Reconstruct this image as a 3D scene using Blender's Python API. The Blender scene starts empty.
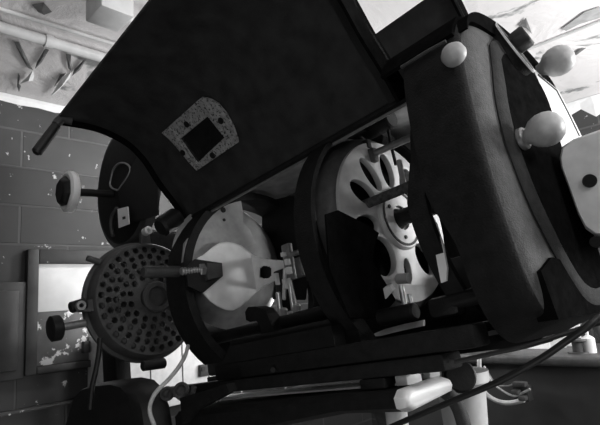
import bpy, bmesh, math, random
from mathutils import Vector, Matrix
random.seed(7)
PI = math.pi
SC = bpy.context.scene
COL = SC.collection

# ------------------------------------------------------------------ camera frame and the two building frames
F = 500.0
CZ = 1.25                                   # eye height above the floor
def vn(a): return Vector(a).normalized()
_X = vn((492, -54, F)); _Y = Vector((-521, -125, F)); _Y = (_Y - _X * _X.dot(_Y)).normalized()
_Z = _X.cross(_Y)
if _Z.y < 0: _Z = -_Z
RW = Matrix((_X, _Y, _Z))                   # camera (right, up, forward) -> room
UA = RW @ vn((-490, -220, F))               # the lamphouse axis, pointing to the screen, tilted down
VA = UA.cross(Vector((0, 0, 1))).normalized()
WA = VA.cross(UA)
RL = Matrix((VA, UA, WA))                   # room -> lamphouse frame (v across, u along, w up)
CAM = Vector((0, 0, CZ))
def ray(px, py): return Vector((px - 300, 212.5 - py, F))
def P(px, py, v=None, u=None, w=None):      # a measured point in the lamphouse frame
    r = RL @ (RW @ ray(px, py))
    t = v / r.x if v is not None else u / r.y if u is not None else w / r.z
    return r * t
def Q(px, py, X=None, Y=None, Z=None):      # a measured point in the room frame
    r = RW @ ray(px, py)
    t = X / r.x if X is not None else Y / r.y if Y is not None else (Z - CZ) / r.z
    return r * t + CAM

# ------------------------------------------------------------------ materials
def mat(name, col, rough=.5, metal=0., var=.25, scale=30., bump=.0, bscale=200., spec=.5, chips=None):
    m = bpy.data.materials.new(name); m.use_nodes = True
    nt = m.node_tree; b = nt.nodes['Principled BSDF']; N = nt.nodes.new; L = nt.links.new
    tc = N('ShaderNodeTexCoord'); no = N('ShaderNodeTexNoise'); no.inputs['Scale'].default_value = scale; no.inputs['Detail'].default_value = 6
    L(tc.outputs['Object'], no.inputs['Vector'])
    rp = N('ShaderNodeValToRGB'); e = rp.color_ramp.elements
    lo, hi = col * (1 - var), min(1, col * (1 + var))
    e[0].position = .3; e[0].color = (lo, lo, lo, 1); e[1].position = .7; e[1].color = (hi, hi, hi, 1)
    L(no.outputs['Fac'], rp.inputs['Fac'])
    out = rp.outputs['Color']
    if chips:
        c, thr, cs = chips
        n2 = N('ShaderNodeTexNoise'); n2.inputs['Scale'].default_value = cs; n2.inputs['Detail'].default_value = 8; n2.inputs['Roughness'].default_value = .65
        L(tc.outputs['Object'], n2.inputs['Vector'])
        r2 = N('ShaderNodeValToRGB'); r2.color_ramp.elements[0].position = thr; r2.color_ramp.elements[1].position = thr + .02
        L(n2.outputs['Fac'], r2.inputs['Fac'])
        mx = N('ShaderNodeMixRGB'); L(r2.outputs['Color'], mx.inputs['Fac']); L(out, mx.inputs['Color1']); mx.inputs['Color2'].default_value = (c, c, c, 1)
        out = mx.outputs['Color']
    L(out, b.inputs['Base Color'])
    b.inputs['Roughness'].default_value = rough; b.inputs['Metallic'].default_value = metal
    b.inputs['Specular IOR Level'].default_value = spec
    if bump:
        n3 = N('ShaderNodeTexNoise'); n3.inputs['Scale'].default_value = bscale; n3.inputs['Detail'].default_value = 3
        L(tc.outputs['Object'], n3.inputs['Vector'])
        bp = N('ShaderNodeBump'); bp.inputs['Strength'].default_value = bump; bp.inputs['Distance'].default_value = .002
        L(n3.outputs['Fac'], bp.inputs['Height']); L(bp.outputs['Normal'], b.inputs['Normal'])
    return m
M = dict(
    doorgrey=mat('door_grey_paint', .026, .8, var=.2, scale=90, bump=.4, bscale=420, spec=.08),
    roof=mat('dusty_roof_paint', .34, .6, var=.3, scale=30, bump=.2),
    matte=mat('matt_black', .006, .9, var=.3, scale=60, bump=.3, bscale=350, spec=.0),
    black=mat('black_crinkle_paint', .012, .6, var=.3, scale=60, bump=.5, bscale=350, spec=.16, chips=(.10, .745, 160)),
    lid=mat('lid_black_paint', .030, .65, var=.35, scale=25, bump=.4, bscale=400, spec=.25, chips=(.06, .76, 220)),
    black2=mat('black_iron', .010, .5, var=.3, scale=40, bump=.2, bscale=200, spec=.3),
    grey=mat('grey_crinkle_paint', .062, .7, var=.2, scale=90, bump=.5, bscale=420, spec=.15, chips=(.08, .7, 200)),
    darkgrey=mat('dark_grey_paint', .06, .5, var=.3, scale=50, bump=.3, bscale=300),
    guard=mat('guard_grey_paint', .048, .5, var=.25, scale=40, bump=.2, bscale=200),
    alu=mat('cast_aluminium', .56, .5, .2, var=.12, scale=35, bump=.12, bscale=120),
    spun=mat('spun_metal', .34, .45, .25, var=.15, scale=50, bump=.1, bscale=160),
    sheet=mat('bright_sheet_metal', .82, .55, .05, var=.08, scale=40, bump=.06, bscale=150),
    chrome=mat('chrome', .88, .28, .55, var=.08, scale=30),
    steel=mat('dull_steel', .3, .4, .6, var=.2, scale=60),
    bake=mat('worn_bakelite', .34, .45, var=.2, scale=45, bump=.1, bscale=90, chips=(.2, .72, 90)),
    white=mat('white_enamel', .8, .4, var=.05, scale=20),
    offwhite=mat('off_white_paint', .62, .5, var=.12, scale=30, bump=.15, bscale=90),
    plate=mat('speckled_plate', .36, .5, .2, var=.3, scale=120, chips=(.02, .56, 190)),
    glass=mat('dark_arc_glass', .012, .15, var=.3, scale=30),
    rubber=mat('black_rubber', .012, .45, var=.2, scale=50),
    cord=mat('pale_cord', .5, .55, var=.15, scale=80),
    port=mat('port_steel_paint', .030, .55, var=.35, scale=16, bump=.2, bscale=60, chips=(.42, .66, 14)),
    panel=mat('peeling_white_panel', .78, .55, var=.12, scale=9, bump=.4, bscale=25),
    conduit=mat('painted_conduit', .66, .45, var=.1, scale=20, bump=.1, bscale=60),
    flake=mat('paint_flake', .85, .6, var=.06, scale=30),
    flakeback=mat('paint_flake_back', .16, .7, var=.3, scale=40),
    cabinet=mat('cabinet_grey', .022, .5, var=.25, scale=12, bump=.1, bscale=80),
    paper=mat('label_paper', .93, .6, var=.05, scale=60),
    ink=mat('label_ink', .05, .6),
    carbon=mat('carbon_rod', .05, .7, var=.7, scale=120, bump=.8, bscale=200),
)

# ------------------------------------------------------------------ shapes (all add to a bmesh)
def B(): return bmesh.new()
def box(bm, c, s, R=None, bev=0.0, seg=2):
    r = bmesh.ops.create_cube(bm, size=1)['verts']
    Mx = Matrix.Translation(Vector(c)) @ (R.to_4x4() if R else Matrix()) @ Matrix.Diagonal((s[0], s[1], s[2], 1))
    bmesh.ops.transform(bm, matrix=Mx, verts=r)
    if bev:
        ed = list({e for v in r for e in v.link_edges})
        bmesh.ops.bevel(bm, geom=ed, offset=bev, segments=seg, affect='EDGES', profile=.5)
    return bm
def frame_of(d):
    d = Vector(d).normalized(); a = Vector((0, 0, 1)) if abs(d.z) < .9 else Vector((1, 0, 0))
    x = d.cross(a).normalized(); y = d.cross(x)
    return x, y, d
def ring(bm, c, x, y, r, n):
    return [bm.verts.new(Vector(c) + (x * math.cos(2 * PI * i / n) + y * math.sin(2 * PI * i / n)) * r) for i in range(n)]
def bridge(bm, a, b):
    n = len(a)
    for i in range(n): bm.faces.new((a[i], a[(i + 1) % n], b[(i + 1) % n], b[i]))
def lathe(bm, o, d, prof, n=40, cap0=True, cap1=True):   # prof: (distance along d, radius)
    x, y, d = frame_of(d); last = None; first = None
    for (t, r) in prof:
        q = ring(bm, Vector(o) + d * t, x, y, max(r, 1e-5), n)
        if last: bridge(bm, last, q)
        else: first = q
        last = q
    if cap0: bm.faces.new(first[::-1])
    if cap1: bm.faces.new(last)
    return bm
def cyl(bm, a, b, r, n=24, bev=0.0, r1=None):
    a, b = Vector(a), Vector(b); l = (b - a).length; r1 = r if r1 is None else r1
    pr = [(0, r - bev), (bev, r), (l - bev, r1), (l, r1 - bev)] if bev else [(0, r), (l, r1)]
    return lathe(bm, a, b - a, pr, n)
def spline(pts, n=8):
    P_ = [Vector(p) for p in pts]; q = [2 * P_[0] - P_[1]] + P_ + [2 * P_[-1] - P_[-2]]; out = []
    for i in range(1, len(q) - 2):
        a, b, c, d = q[i - 1:i + 3]
        for k in range(n):
            t = k / n
            out.append(.5 * (2 * b + (c - a) * t + (2 * a - 5 * b + 4 * c - d) * t * t + (3 * b - a - 3 * c + d) * t ** 3))
    out.append(P_[-1]); return out
def tube(bm, pts, r, n=12, smooth=0):
    pts = spline(pts, smooth) if smooth else [Vector(p) for p in pts]
    last = None; x = None
    for i, p in enumerate(pts):
        d = (pts[min(i + 1, len(pts) - 1)] - pts[max(i - 1, 0)]).normalized()
        if x is None: x, y, _ = frame_of(d)
        else:
            x = (x - d * x.dot(d)).normalized(); y = d.cross(x)
        q = ring(bm, p, x, y, r, n)
        if last: bridge(bm, last, q)
        else: bm.faces.new(q[::-1])
        last = q
    bm.faces.new(last); return bm
def prism(bm, poly, off):                                 # polygon of points, extruded by a vector
    a = [bm.verts.new(Vector(p)) for p in poly]; b = [bm.verts.new(Vector(p) + Vector(off)) for p in poly]
    bm.faces.new(a[::-1]); bm.faces.new(b); bridge(bm, a, b); return bm
def loft(bm, rings, closed=True, caps=True):
    rs = [[bm.verts.new(Vector(p)) for p in r] for r in rings]
    for a, b in zip(rs, rs[1:]):
        n = len(a)
        for i in range(n if closed else n - 1): bm.faces.new((a[i], a[(i + 1) % n], b[(i + 1) % n], b[i]))
    if caps and closed: bm.faces.new(rs[0][::-1]); bm.faces.new(rs[-1])
    return bm
def band(bm, prof, thick, y0, y1, ny=1):                  # a bent sheet: profile of (x, z), thickness inwards (left of travel), along y
    n = len(prof); inner = []
    for i in range(n):
        a = Vector(prof[max(i - 1, 0)]); b = Vector(prof[min(i + 1, n - 1)]); t = (b - a).normalized()
        nrm = Vector((-t.y, t.x)); inner.append(Vector(prof[i]) + nrm * (thick[i] if isinstance(thick, list) else thick))
    loop = [Vector(p) for p in prof] + inner[::-1]
    return loft(bm, [[(p.x, y0 + (y1 - y0) * k / ny, p.y) for p in loop] for k in range(ny + 1)])
def holed(outer, holes, thick, place, bevel=0.0):         # a flat plate with holes; place maps (x, y, z) to a point
    cu = bpy.data.curves.new('t', 'CURVE'); cu.dimensions = '2D'; cu.fill_mode = 'BOTH'; cu.extrude = thick / 2; cu.bevel_depth = bevel; cu.bevel_resolution = 1
    for lp in [outer] + holes:
        s = cu.splines.new('POLY'); s.points.add(len(lp) - 1); s.use_cyclic_u = True
        for p, q in zip(s.points, lp): p.co = (q[0], q[1], 0, 1)
    ob = bpy.data.objects.new('t', cu); COL.objects.link(ob)
    dg = bpy.context.evaluated_depsgraph_get(); me = bpy.data.meshes.new_from_object(ob.evaluated_get(dg))
    bm = bmesh.new(); bm.from_mesh(me)
    bmesh.ops.remove_doubles(bm, verts=bm.verts, dist=1e-5)
    for v in bm.verts: v.co = Vector(place(v.co.x, v.co.y, v.co.z))
    bpy.data.objects.remove(ob); bpy.data.curves.remove(cu); bpy.data.meshes.remove(me)
    return bm
def circ(cx, cy, r, n=20, ry=None, rot=0):
    ry = ry or r; o = []
    for i in range(n):
        a = 2 * PI * i / n; x, y = r * math.cos(a), ry * math.sin(a)
        o.append((cx + x * math.cos(rot) - y * math.sin(rot), cy + x * math.sin(rot) + y * math.cos(rot)))
    return o
def arc(c, r, a0, a1, n=24):
    return [(c[0] + r * math.cos(math.radians(a0 + (a1 - a0) * i / n)), c[1] + r * math.sin(math.radians(a0 + (a1 - a0) * i / n))) for i in range(n + 1)]

def smoothstep(t): t = max(0, min(1, t)); return t * t * (3 - 2 * t)
# ------------------------------------------------------------------ things, parts
BASE = {}
def thing(name, label, cat, base, frame='L', group=None):
    o = bpy.data.objects.new(name, None); COL.objects.link(o); o.empty_display_size = .05
    base = Vector(base)
    if frame == 'L':
        R = RL.transposed(); o.matrix_world = Matrix.Translation(CAM + R @ base) @ R.to_4x4()
    else: o.location = base
    BASE[o.name] = base; o['label'] = label; o['category'] = cat
    if group: o['group'] = group
    return o
def base_of(o): return BASE[o.name]
def mesh(name, bm, m, off, smooth=True):
    for v in bm.verts: v.co -= off
    bmesh.ops.recalc_face_normals(bm, faces=bm.faces)
    me = bpy.data.meshes.new(name); bm.to_mesh(me); bm.free(); me.materials.append(m)
    if smooth:
        me.shade_smooth()
        me.set_sharp_from_angle(angle=math.radians(38))
    return me
def part(name, bm, m, parent, smooth=True, label=None):
    off = BASE[parent.name]
    o = bpy.data.objects.new(name, mesh(name, bm, m, off, smooth)); COL.objects.link(o); o.parent = parent; BASE[o.name] = off
    if label: o['label'] = label
    return o
def single(name, bm, m, label, cat, base, frame='L', group=None, smooth=True):
    base = Vector(base)
    o = bpy.data.objects.new(name, mesh(name, bm, m, base, smooth)); COL.objects.link(o)
    if frame == 'L':
        R = RL.transposed(); o.matrix_world = Matrix.Translation(CAM + R @ base) @ R.to_4x4()
    else: o.location = base
    BASE[o.name] = base; o['label'] = label; o['category'] = cat
    if group: o['group'] = group
    return o
def struct(name, bm, m, smooth=False):
    o = bpy.data.objects.new(name, mesh(name, bm, m, Vector((0, 0, 0)), smooth)); COL.objects.link(o); o['kind'] = 'structure'
    return o

# =================================================================== THE ROOM
CEIL = CZ + .97; WY = 2.30; WX = 2.98
def wall_material():
    m = bpy.data.materials.new('painted_block_wall'); m.use_nodes = True; nt = m.node_tree; N = nt.nodes.new; L = nt.links.new; b = nt.nodes['Principled BSDF']
    tc = N('ShaderNodeTexCoord'); sp = N('ShaderNodeSeparateXYZ'); L(tc.outputs['Object'], sp.inputs[0])
    ad = N('ShaderNodeMath'); ad.operation = 'ADD'; L(sp.outputs['X'], ad.inputs[0]); L(sp.outputs['Y'], ad.inputs[1])
    cb = N('ShaderNodeCombineXYZ'); L(ad.outputs[0], cb.inputs['X']); L(sp.outputs['Z'], cb.inputs['Y'])
    mp = N('ShaderNodeMapping'); mp.inputs['Location'].default_value = (.02, .103, 0); L(cb.outputs[0], mp.inputs['Vector'])
    br = N('ShaderNodeTexBrick'); L(mp.outputs[0], br.inputs['Vector'])
    br.inputs['Scale'].default_value = 1; br.inputs['Brick Width'].default_value = .4; br.inputs['Row Height'].default_value = .167
    br.inputs['Mortar Size'].default_value = .006; br.inputs['Mortar Smooth'].default_value = .4
    br.inputs['Color1'].default_value = (.062, .062, .062, 1); br.inputs['Color2'].default_value = (.050, .050, .050, 1); br.inputs['Mortar'].default_value = (.11, .11, .11, 1)
    no = N('ShaderNodeTexNoise'); no.inputs['Scale'].default_value = 6; no.inputs['Detail'].default_value = 8; L(tc.outputs['Object'], no.inputs['Vector'])
    mx = N('ShaderNodeMixRGB'); mx.blend_type = 'MULTIPLY'; mx.inputs['Fac'].default_value = .7; L(br.outputs['Color'], mx.inputs['Color1'])
    rp = N('ShaderNodeValToRGB'); rp.color_ramp.elements[0].position = .3; rp.color_ramp.elements[0].color = (.5, .5, .5, 1); rp.color_ramp.elements[1].position = .7; L(no.outputs['Fac'], rp.inputs['Fac']); L(rp.outputs['Color'], mx.inputs['Color2'])
    # little white chips of lost paint
    n2 = N('ShaderNodeTexNoise'); n2.inputs['Scale'].default_value = 22; n2.inputs['Detail'].default_value = 6; n2.inputs['Roughness'].default_value = .6; L(tc.outputs['Object'], n2.inputs['Vector'])
    r2 = N('ShaderNodeValToRGB'); r2.color_ramp.elements[0].position = .66; r2.color_ramp.elements[1].position = .68; L(n2.outputs['Fac'], r2.inputs['Fac'])
    m2 = N('ShaderNodeMixRGB'); L(r2.outputs['Color'], m2.inputs['Fac']); L(mx.outputs['Color'], m2.inputs['Color1']); m2.inputs['Color2'].default_value = (.5, .5, .5, 1)
    # wall colour darker below one block course
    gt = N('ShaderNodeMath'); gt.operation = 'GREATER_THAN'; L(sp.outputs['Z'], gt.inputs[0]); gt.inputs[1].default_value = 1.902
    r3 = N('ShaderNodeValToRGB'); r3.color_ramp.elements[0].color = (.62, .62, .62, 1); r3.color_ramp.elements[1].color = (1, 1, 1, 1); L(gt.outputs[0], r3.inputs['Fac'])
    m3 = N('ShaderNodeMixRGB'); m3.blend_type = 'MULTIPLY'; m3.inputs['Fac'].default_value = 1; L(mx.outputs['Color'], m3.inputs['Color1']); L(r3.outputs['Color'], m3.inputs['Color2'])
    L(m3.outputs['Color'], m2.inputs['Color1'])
    L(m2.outputs['Color'], b.inputs['Base Color']); b.inputs['Roughness'].default_value = .6
    bp = N('ShaderNodeBump'); bp.inputs['Strength'].default_value = .6; bp.inputs['Distance'].default_value = .006; bp.invert = True
    L(br.outputs['Fac'], bp.inputs['Height']); L(bp.outputs['Normal'], b.inputs['Normal'])
    return m
def ceiling_material():
    m = bpy.data.materials.new('peeling_ceiling_paint'); m.use_nodes = True; nt = m.node_tree; N = nt.nodes.new; L = nt.links.new; b = nt.nodes['Principled BSDF']
    tc = N('ShaderNodeTexCoord'); no = N('ShaderNodeTexNoise'); no.inputs['Scale'].default_value = 3.2; no.inputs['Detail'].default_value = 9; no.inputs['Roughness'].default_value = .62; no.inputs['Distortion'].default_value = .8
    mpc = N('ShaderNodeMapping'); mpc.inputs['Location'].default_value = (3.7, 1.9, 0); L(tc.outputs['Object'], mpc.inputs['Vector']); L(mpc.outputs[0], no.inputs['Vector'])
    rp = N('ShaderNodeValToRGB'); e = rp.color_ramp.elements; e[0].position = .37; e[0].color = (.30, .30, .30, 1); e[1].position = .425; e[1].color = (.84, .82, .82, 1)
    k = e.new(.395); k.color = (.5, .5, .5, 1)
    L(no.outputs['Fac'], rp.inputs['Fac']); L(rp.outputs['Color'], b.inputs['Base Color']); b.inputs['Roughness'].default_value = .65
    bp = N('ShaderNodeBump'); bp.inputs['Strength'].default_value = .8; bp.inputs['Distance'].default_value = .02; L(no.outputs['Fac'], bp.inputs['Height']); L(bp.outputs['Normal'], b.inputs['Normal'])
    return m
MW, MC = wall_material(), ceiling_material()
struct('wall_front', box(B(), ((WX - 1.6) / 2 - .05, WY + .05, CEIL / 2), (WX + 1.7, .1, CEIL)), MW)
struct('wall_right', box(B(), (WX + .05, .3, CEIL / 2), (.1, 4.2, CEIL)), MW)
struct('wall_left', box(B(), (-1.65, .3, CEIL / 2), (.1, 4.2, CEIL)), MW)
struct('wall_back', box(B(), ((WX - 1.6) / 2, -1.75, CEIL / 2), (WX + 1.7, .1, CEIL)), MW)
struct('ceiling', box(B(), ((WX - 1.6) / 2, .3, CEIL + .05), (WX + 1.8, 4.3, .1)), MC)
struct('floor', box(B(), ((WX - 1.6) / 2, .3, -.05), (WX + 1.8, 4.3, .1)), mat('worn_concrete_floor', .12, .7, var=.3, scale=8, bump=.2, bscale=60))
# peeled cove strips where walls meet the ceiling
def cove(name, a, b, nrm, m, r=.05):
    a, b, nrm = Vector(a), Vector(b), Vector(nrm); n = 60; bm = B(); rows = []
    rnd = random.Random(3)
    for i in range(n + 1):
        p = a.lerp(b, i / n); h = r * (.5 + .9 * rnd.random()); d = r * .5
        rows.append([bm.verts.new(p + Vector((0, 0, -h)) + nrm * .003), bm.verts.new(p + Vector((0, 0, -h * .4)) + nrm * d * .4), bm.verts.new(p + nrm * d + Vector((0, 0, -.002)))])
    for s, t in zip(rows, rows[1:]):
        for k in range(2): bm.faces.new((s[k], t[k], t[k + 1], s[k + 1]))
    return struct(name, bm, m)
cove('trim_1', (-1.5, WY, CEIL), (WX, WY, CEIL), (0, -1, 0), M['flake'], .03)
cove('trim_2', (WX, WY, CEIL), (WX, -1.6, CEIL), (-1, 0, 0), M['flake'], .085)

# conduits on the ceiling
def conduit(a, b, r, label, group=None, straps=()):
    a, b = Vector(a), Vector(b); t = thing('conduit', label, 'pipe', a, 'W', group)
    part('pipe', cyl(B(), a, b, r, 16), M['conduit'], t)
    for k in straps:
        p = a.lerp(b, k); d = (b - a).normalized()
        part('strap', cyl(B(), p - d * .012, p + d * .012, r * 1.25, 16), M['conduit'], t)
    return t
zc = CEIL - .02
p0, p1 = Q(0, 30, Z=zc), Q(100, 56, Z=zc)
conduit((-1.4, p0.y, zc), (1.35, p1.y, zc), .019, 'thick white painted conduit pipe running along the ceiling beside the junction box', straps=(.6, .72))
p0, p1 = Q(0, 24, Z=CEIL - .008), Q(112, 45, Z=CEIL - .008)
conduit((-1.4, p0.y - .035, CEIL - .009), (1.5, p1.y - .035, CEIL - .009), .007, 'thin pipe shape standing in for the shadow band on the ceiling above the thick white pipe')  # thin rod added for the dark shadow band beside the thick conduit
p0, p1 = Q(530, 50, Z=CEIL - .008), Q(600, 20, Z=CEIL - .008)
conduit((p0.x, 1.9, CEIL - .006), (p1.x, -1.5, CEIL - .006), .006, 'thin pale conduit pipe on the ceiling above the round end knobs')
jb = thing('junction_box', 'square white painted junction box on the ceiling above the open cover', 'electrical box', (*Q(105, 12, Z=CEIL - .05).xy, CEIL), 'W')
jc = base_of(jb)
part('box', box(B(), (jc.x + .015, jc.y, CEIL - .035), (.105, .115, .07), bev=.006), M['conduit'], jb)
bm = B(); cyl(bm, (jc.x + .055, jc.y - .03, CEIL - .035), (jc.x + .0695, jc.y - .03, CEIL - .035), .014, 18)
part('knockout', bm, M['black2'], jb, label='dark round knockout hole')
bm = B(); cyl(bm, (jc.x + .06, jc.y + .02, CEIL - .03), (jc.x + 1.2, jc.y + .02, CEIL - .03), .012, 14)
part('pipe_stub', bm, M['conduit'], jb)

# curling paint flakes hanging from the ceiling / wall top
def flake(pts, label, m, drop=.0, name='paint_flake', group='curling paint flakes'):
    bm = B(); vs = [Vector(p) for p in pts]; c = sum(vs, Vector()) / len(vs)
    top = [bm.verts.new(p) for p in vs]; mid = bm.verts.new(c + Vector((0, 0, -drop)))
    for i in range(len(top)): bm.faces.new((top[i], top[(i + 1) % len(top)], mid))
    o = single(name, bm, m, label, 'paint flake', c, 'W', group, smooth=False)
    o.modifiers.new('thick', 'SOLIDIFY').thickness = .0015
    return o
def fq(pts, z): return [Q(x, y, Z=z) for x, y in pts]
zf = CEIL - .006
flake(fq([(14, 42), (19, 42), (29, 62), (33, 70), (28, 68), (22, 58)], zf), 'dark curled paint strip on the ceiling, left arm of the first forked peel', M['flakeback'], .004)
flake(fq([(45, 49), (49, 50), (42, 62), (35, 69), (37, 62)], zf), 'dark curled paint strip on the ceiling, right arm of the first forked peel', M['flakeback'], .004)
flake(fq([(33, 70), (28, 76), (20, 84), (24, 82), (33, 81), (34, 76)], zf - .004), 'bright bow shaped paint flake hanging below the first forked peel', M['flake'], .012)
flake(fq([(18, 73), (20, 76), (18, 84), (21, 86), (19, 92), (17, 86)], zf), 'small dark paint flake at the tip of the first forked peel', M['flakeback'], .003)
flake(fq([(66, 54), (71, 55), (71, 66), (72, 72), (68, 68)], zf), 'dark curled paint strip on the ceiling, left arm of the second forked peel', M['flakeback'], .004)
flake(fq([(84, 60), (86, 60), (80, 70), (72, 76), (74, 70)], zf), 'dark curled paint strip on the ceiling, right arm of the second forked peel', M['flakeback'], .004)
flake(fq([(71, 72), (62, 77), (58, 84), (51, 96), (58, 91), (66, 82), (70, 78)], zf - .004), 'bright pointed paint flake hanging below the second forked peel', M['flake'], .012)
flake(fq([(60, 75), (66, 73), (60, 80), (54, 87)], zf), 'dark paint flake beside the bright pointed flake', M['flakeback'], .003)
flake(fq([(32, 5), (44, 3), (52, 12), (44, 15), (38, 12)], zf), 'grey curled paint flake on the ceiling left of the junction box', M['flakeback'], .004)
flake(fq([(562, 29), (585, 12), (600, 7), (612, 12), (600, 18), (580, 24), (566, 31)], zf), 'long grey paint peel on the ceiling above the right knob', mat('bare_plaster', .42, .7, var=.2, scale=30), .003)
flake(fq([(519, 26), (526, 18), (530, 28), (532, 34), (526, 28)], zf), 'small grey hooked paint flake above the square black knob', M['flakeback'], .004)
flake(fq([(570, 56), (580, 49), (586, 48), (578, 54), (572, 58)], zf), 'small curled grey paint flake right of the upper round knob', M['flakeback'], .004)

# wall port with steel frame and peeling shutter panel, and a second darker shutter
def wq(x, y, d=0): 
    p = Q(x, y, Y=WY); return Vector((p.x, WY - d, p.z))
a, c = wq(25, 250), wq(28, 375)
x0, x1, zt, zb = a.x, 1.30, a.z, c.z
pt = thing('projection_port', 'steel framed wall port with white peeling panel beside the perforated guard', 'wall port', ((x0 + x1) / 2, WY, zb), 'W')
bm = B(); fw = .045
box(bm, (x0 + fw / 2, WY - .02, (zt + zb) / 2), (fw, .04, zt - zb), bev=.005); part('jamb', bm, M['port'], pt)
bm = B(); box(bm, (x1 - fw / 2, WY - .02, (zt + zb) / 2), (fw, .04, zt - zb), bev=.005); part('jamb', bm, M['port'], pt)
bm = B(); box(bm, ((x0 + x1) / 2, WY - .022, zt - .03), (x1 - x0 - 2 * fw, .036, .06), bev=.005); part('lintel', bm, M['port'], pt)
bm = B(); box(bm, ((x0 + x1) / 2, WY - .022, zb + .015), (x1 - x0 - 2 * fw, .036, .03), bev=.005); part('sill', bm, M['port'], pt)
pz = wq(60, 311).z
bm = B(); box(bm, ((x0 + x1) / 2, WY - .010, (zt - .06 + pz) / 2), (x1 - x0 - 2 * fw, .018, zt - .06 - pz), bev=.003)
part('upper_panel', bm, M['panel'], pt, label='bright white peeling upper panel')
bm = B(); box(bm, ((x0 + x1) / 2, WY - .009, (pz + zb + .03) / 2), (x1 - x0 - 2 * fw, .016, pz - zb - .03), bev=.003)
part('lower_panel', bm, mat('half_stripped_panel', .10, .55, var=.35, scale=10, bump=.3, bscale=30, chips=(.75, .575, 13)), pt, label='dark lower panel with white paint remains')
bm = B(); a = wq(83, 347); box(bm, (a.x, WY - .03, a.z), (.03, .03, .05), bev=.004); part('latch', bm, M['port'], pt)
a, c = wq(-14, 283), wq(22, 378)
sh = thing('port_shutter', 'dark steel wall shutter left of the white peeling port panel', 'shutter', ((a.x + c.x) / 2, WY, c.z), 'W')
bm = B(); box(bm, ((a.x + c.x) / 2, WY - .015, (a.z + c.z) / 2), (c.x - a.x, .03, a.z - c.z), bev=.004); part('shutter_frame', bm, M['port'], sh)
bm = B(); box(bm, ((a.x + c.x) / 2, WY - .033, (a.z + c.z) / 2), (c.x - a.x - .06, .012, a.z - c.z - .07), bev=.004); part('shutter_panel', bm, mat('shutter_paint', .035, .45, var=.5, scale=7, bump=.2, bscale=50), sh)
# ledge and low trim on the front wall
a = wq(0, 412)
struct('trim_3', box(B(), (.9, WY - .01, a.z - .01), (4.4, .02, .015)), MW)

# =================================================================== THE LAMPHOUSE
VC, WC, R0 = .845, .19, .245
lamp = thing('arc_lamphouse', 'big black carbon arc lamphouse with raised covers, tilted on the projector stand', 'arc lamphouse', (VC, .7, -.045))
# bed: long cast rail with a tray
bm = B()
for v in (.64, 1.03):
    box(bm, (v + .01, .655, -.016), (.045, .62, .032), bev=.005)
box(bm, (.84, .655, -.026), (.40, .60, .010))
bed = part('bed_rail', bm, M['black'], lamp)
bm = B()
prism(bm, [(.63, .94, .0), (.63, .90, .034), (.63, .60, .034), (.63, .60, .0)], (.03, 0, 0))
part('tray_side', bm, M['black2'], lamp)
bm = B(); tube(bm, [P(235, 344, v=.67), P(345, 322, v=.67)], .011, 14); part('guide_rod', bm, M['black2'], lamp)
bm = B(); tube(bm, [P(205, 341, v=.70), P(330, 311, v=.70)], .014, 14); part('guide_rod', bm, M['black2'], lamp)
bm = B(); cyl(bm, P(273, 370, v=.620), P(273, 370, v=.6285), .005, 12); part('bolt_head', bm, M['black'], bed)

# hoops: arches from near foot over the top to the far foot
def hoop_bm(u0, u1, th, r=R0, a0=-131, a1=-409, flat=None):
    pr = arc((VC, WC), r, a0, a1, 48)          # clockwise from near foot over the top
    pr = [(x, max(z, 0)) for x, z in pr]
    bm = band(B(), pr, -th, u0, u1); return bm
front = part('front_hoop', hoop_bm(1.005, 1.09, .020), M['black'], lamp)
middle = part('middle_hoop', hoop_bm(.575, .62, .010), M['black'], lamp)
rhb = hoop_bm(.354, .384, .010)
for q in rhb.verts: q.co.y -= .022 * smoothstep((q.co.z - .165) / .08)
rear = part('rear_hoop', rhb, M['black'], lamp)
for u in (.5975,):
    for s in (-1, 1):
        bm = B(); prism(bm, [(VC + s * .175, u - .022, 0), (VC + s * .13, u - .022, 0), (VC + s * .18, u - .022, .07)], (0, .044, 0)); part('hoop_foot', bm, M['black'], middle)
# shoulder knob on top of front hoop
bm = B(); cyl(bm, P(160, 228, u=1.10), P(178, 216, u=1.10), .026, 20, .006); part('hoop_lug', bm, M['black2'], front)
# front wall ring and spun dish
bm = B(); lathe(bm, (.79, 1.088, .252), (0, -1, 0), [(0, .172), (.002, .172), (.008, .167), (.018, .158), (.035, .145), (.05, .125), (.060, .095), (.066, .05), (.067, .0)], 64)
dish = part('spun_dish', bm, M['spun'], lamp, label='bright spun metal dish')
bm = B(); poly = [P(x, y, u=1.012) for x, y in [(183, 262), (185, 243), (193, 231), (203, 222), (207, 209), (215, 201), (230, 194), (241, 201), (243, 212), (243, 222), (250, 230), (256, 243), (240, 250), (200, 266)]]
tab = prism(bm, poly, (0, .008, 0)); tb = part('dish_tab', bm, M['spun'], lamp)
for (x, y, r) in ((223, 210, .0075), (224, 220, .004)):
    p = P(x, y, u=1.012); bm = B(); cyl(bm, p + Vector((0, .002, 0)), p + Vector((0, -.002, 0)), r, 14); part('tab_hole', bm, M['black2'], tb)
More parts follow.
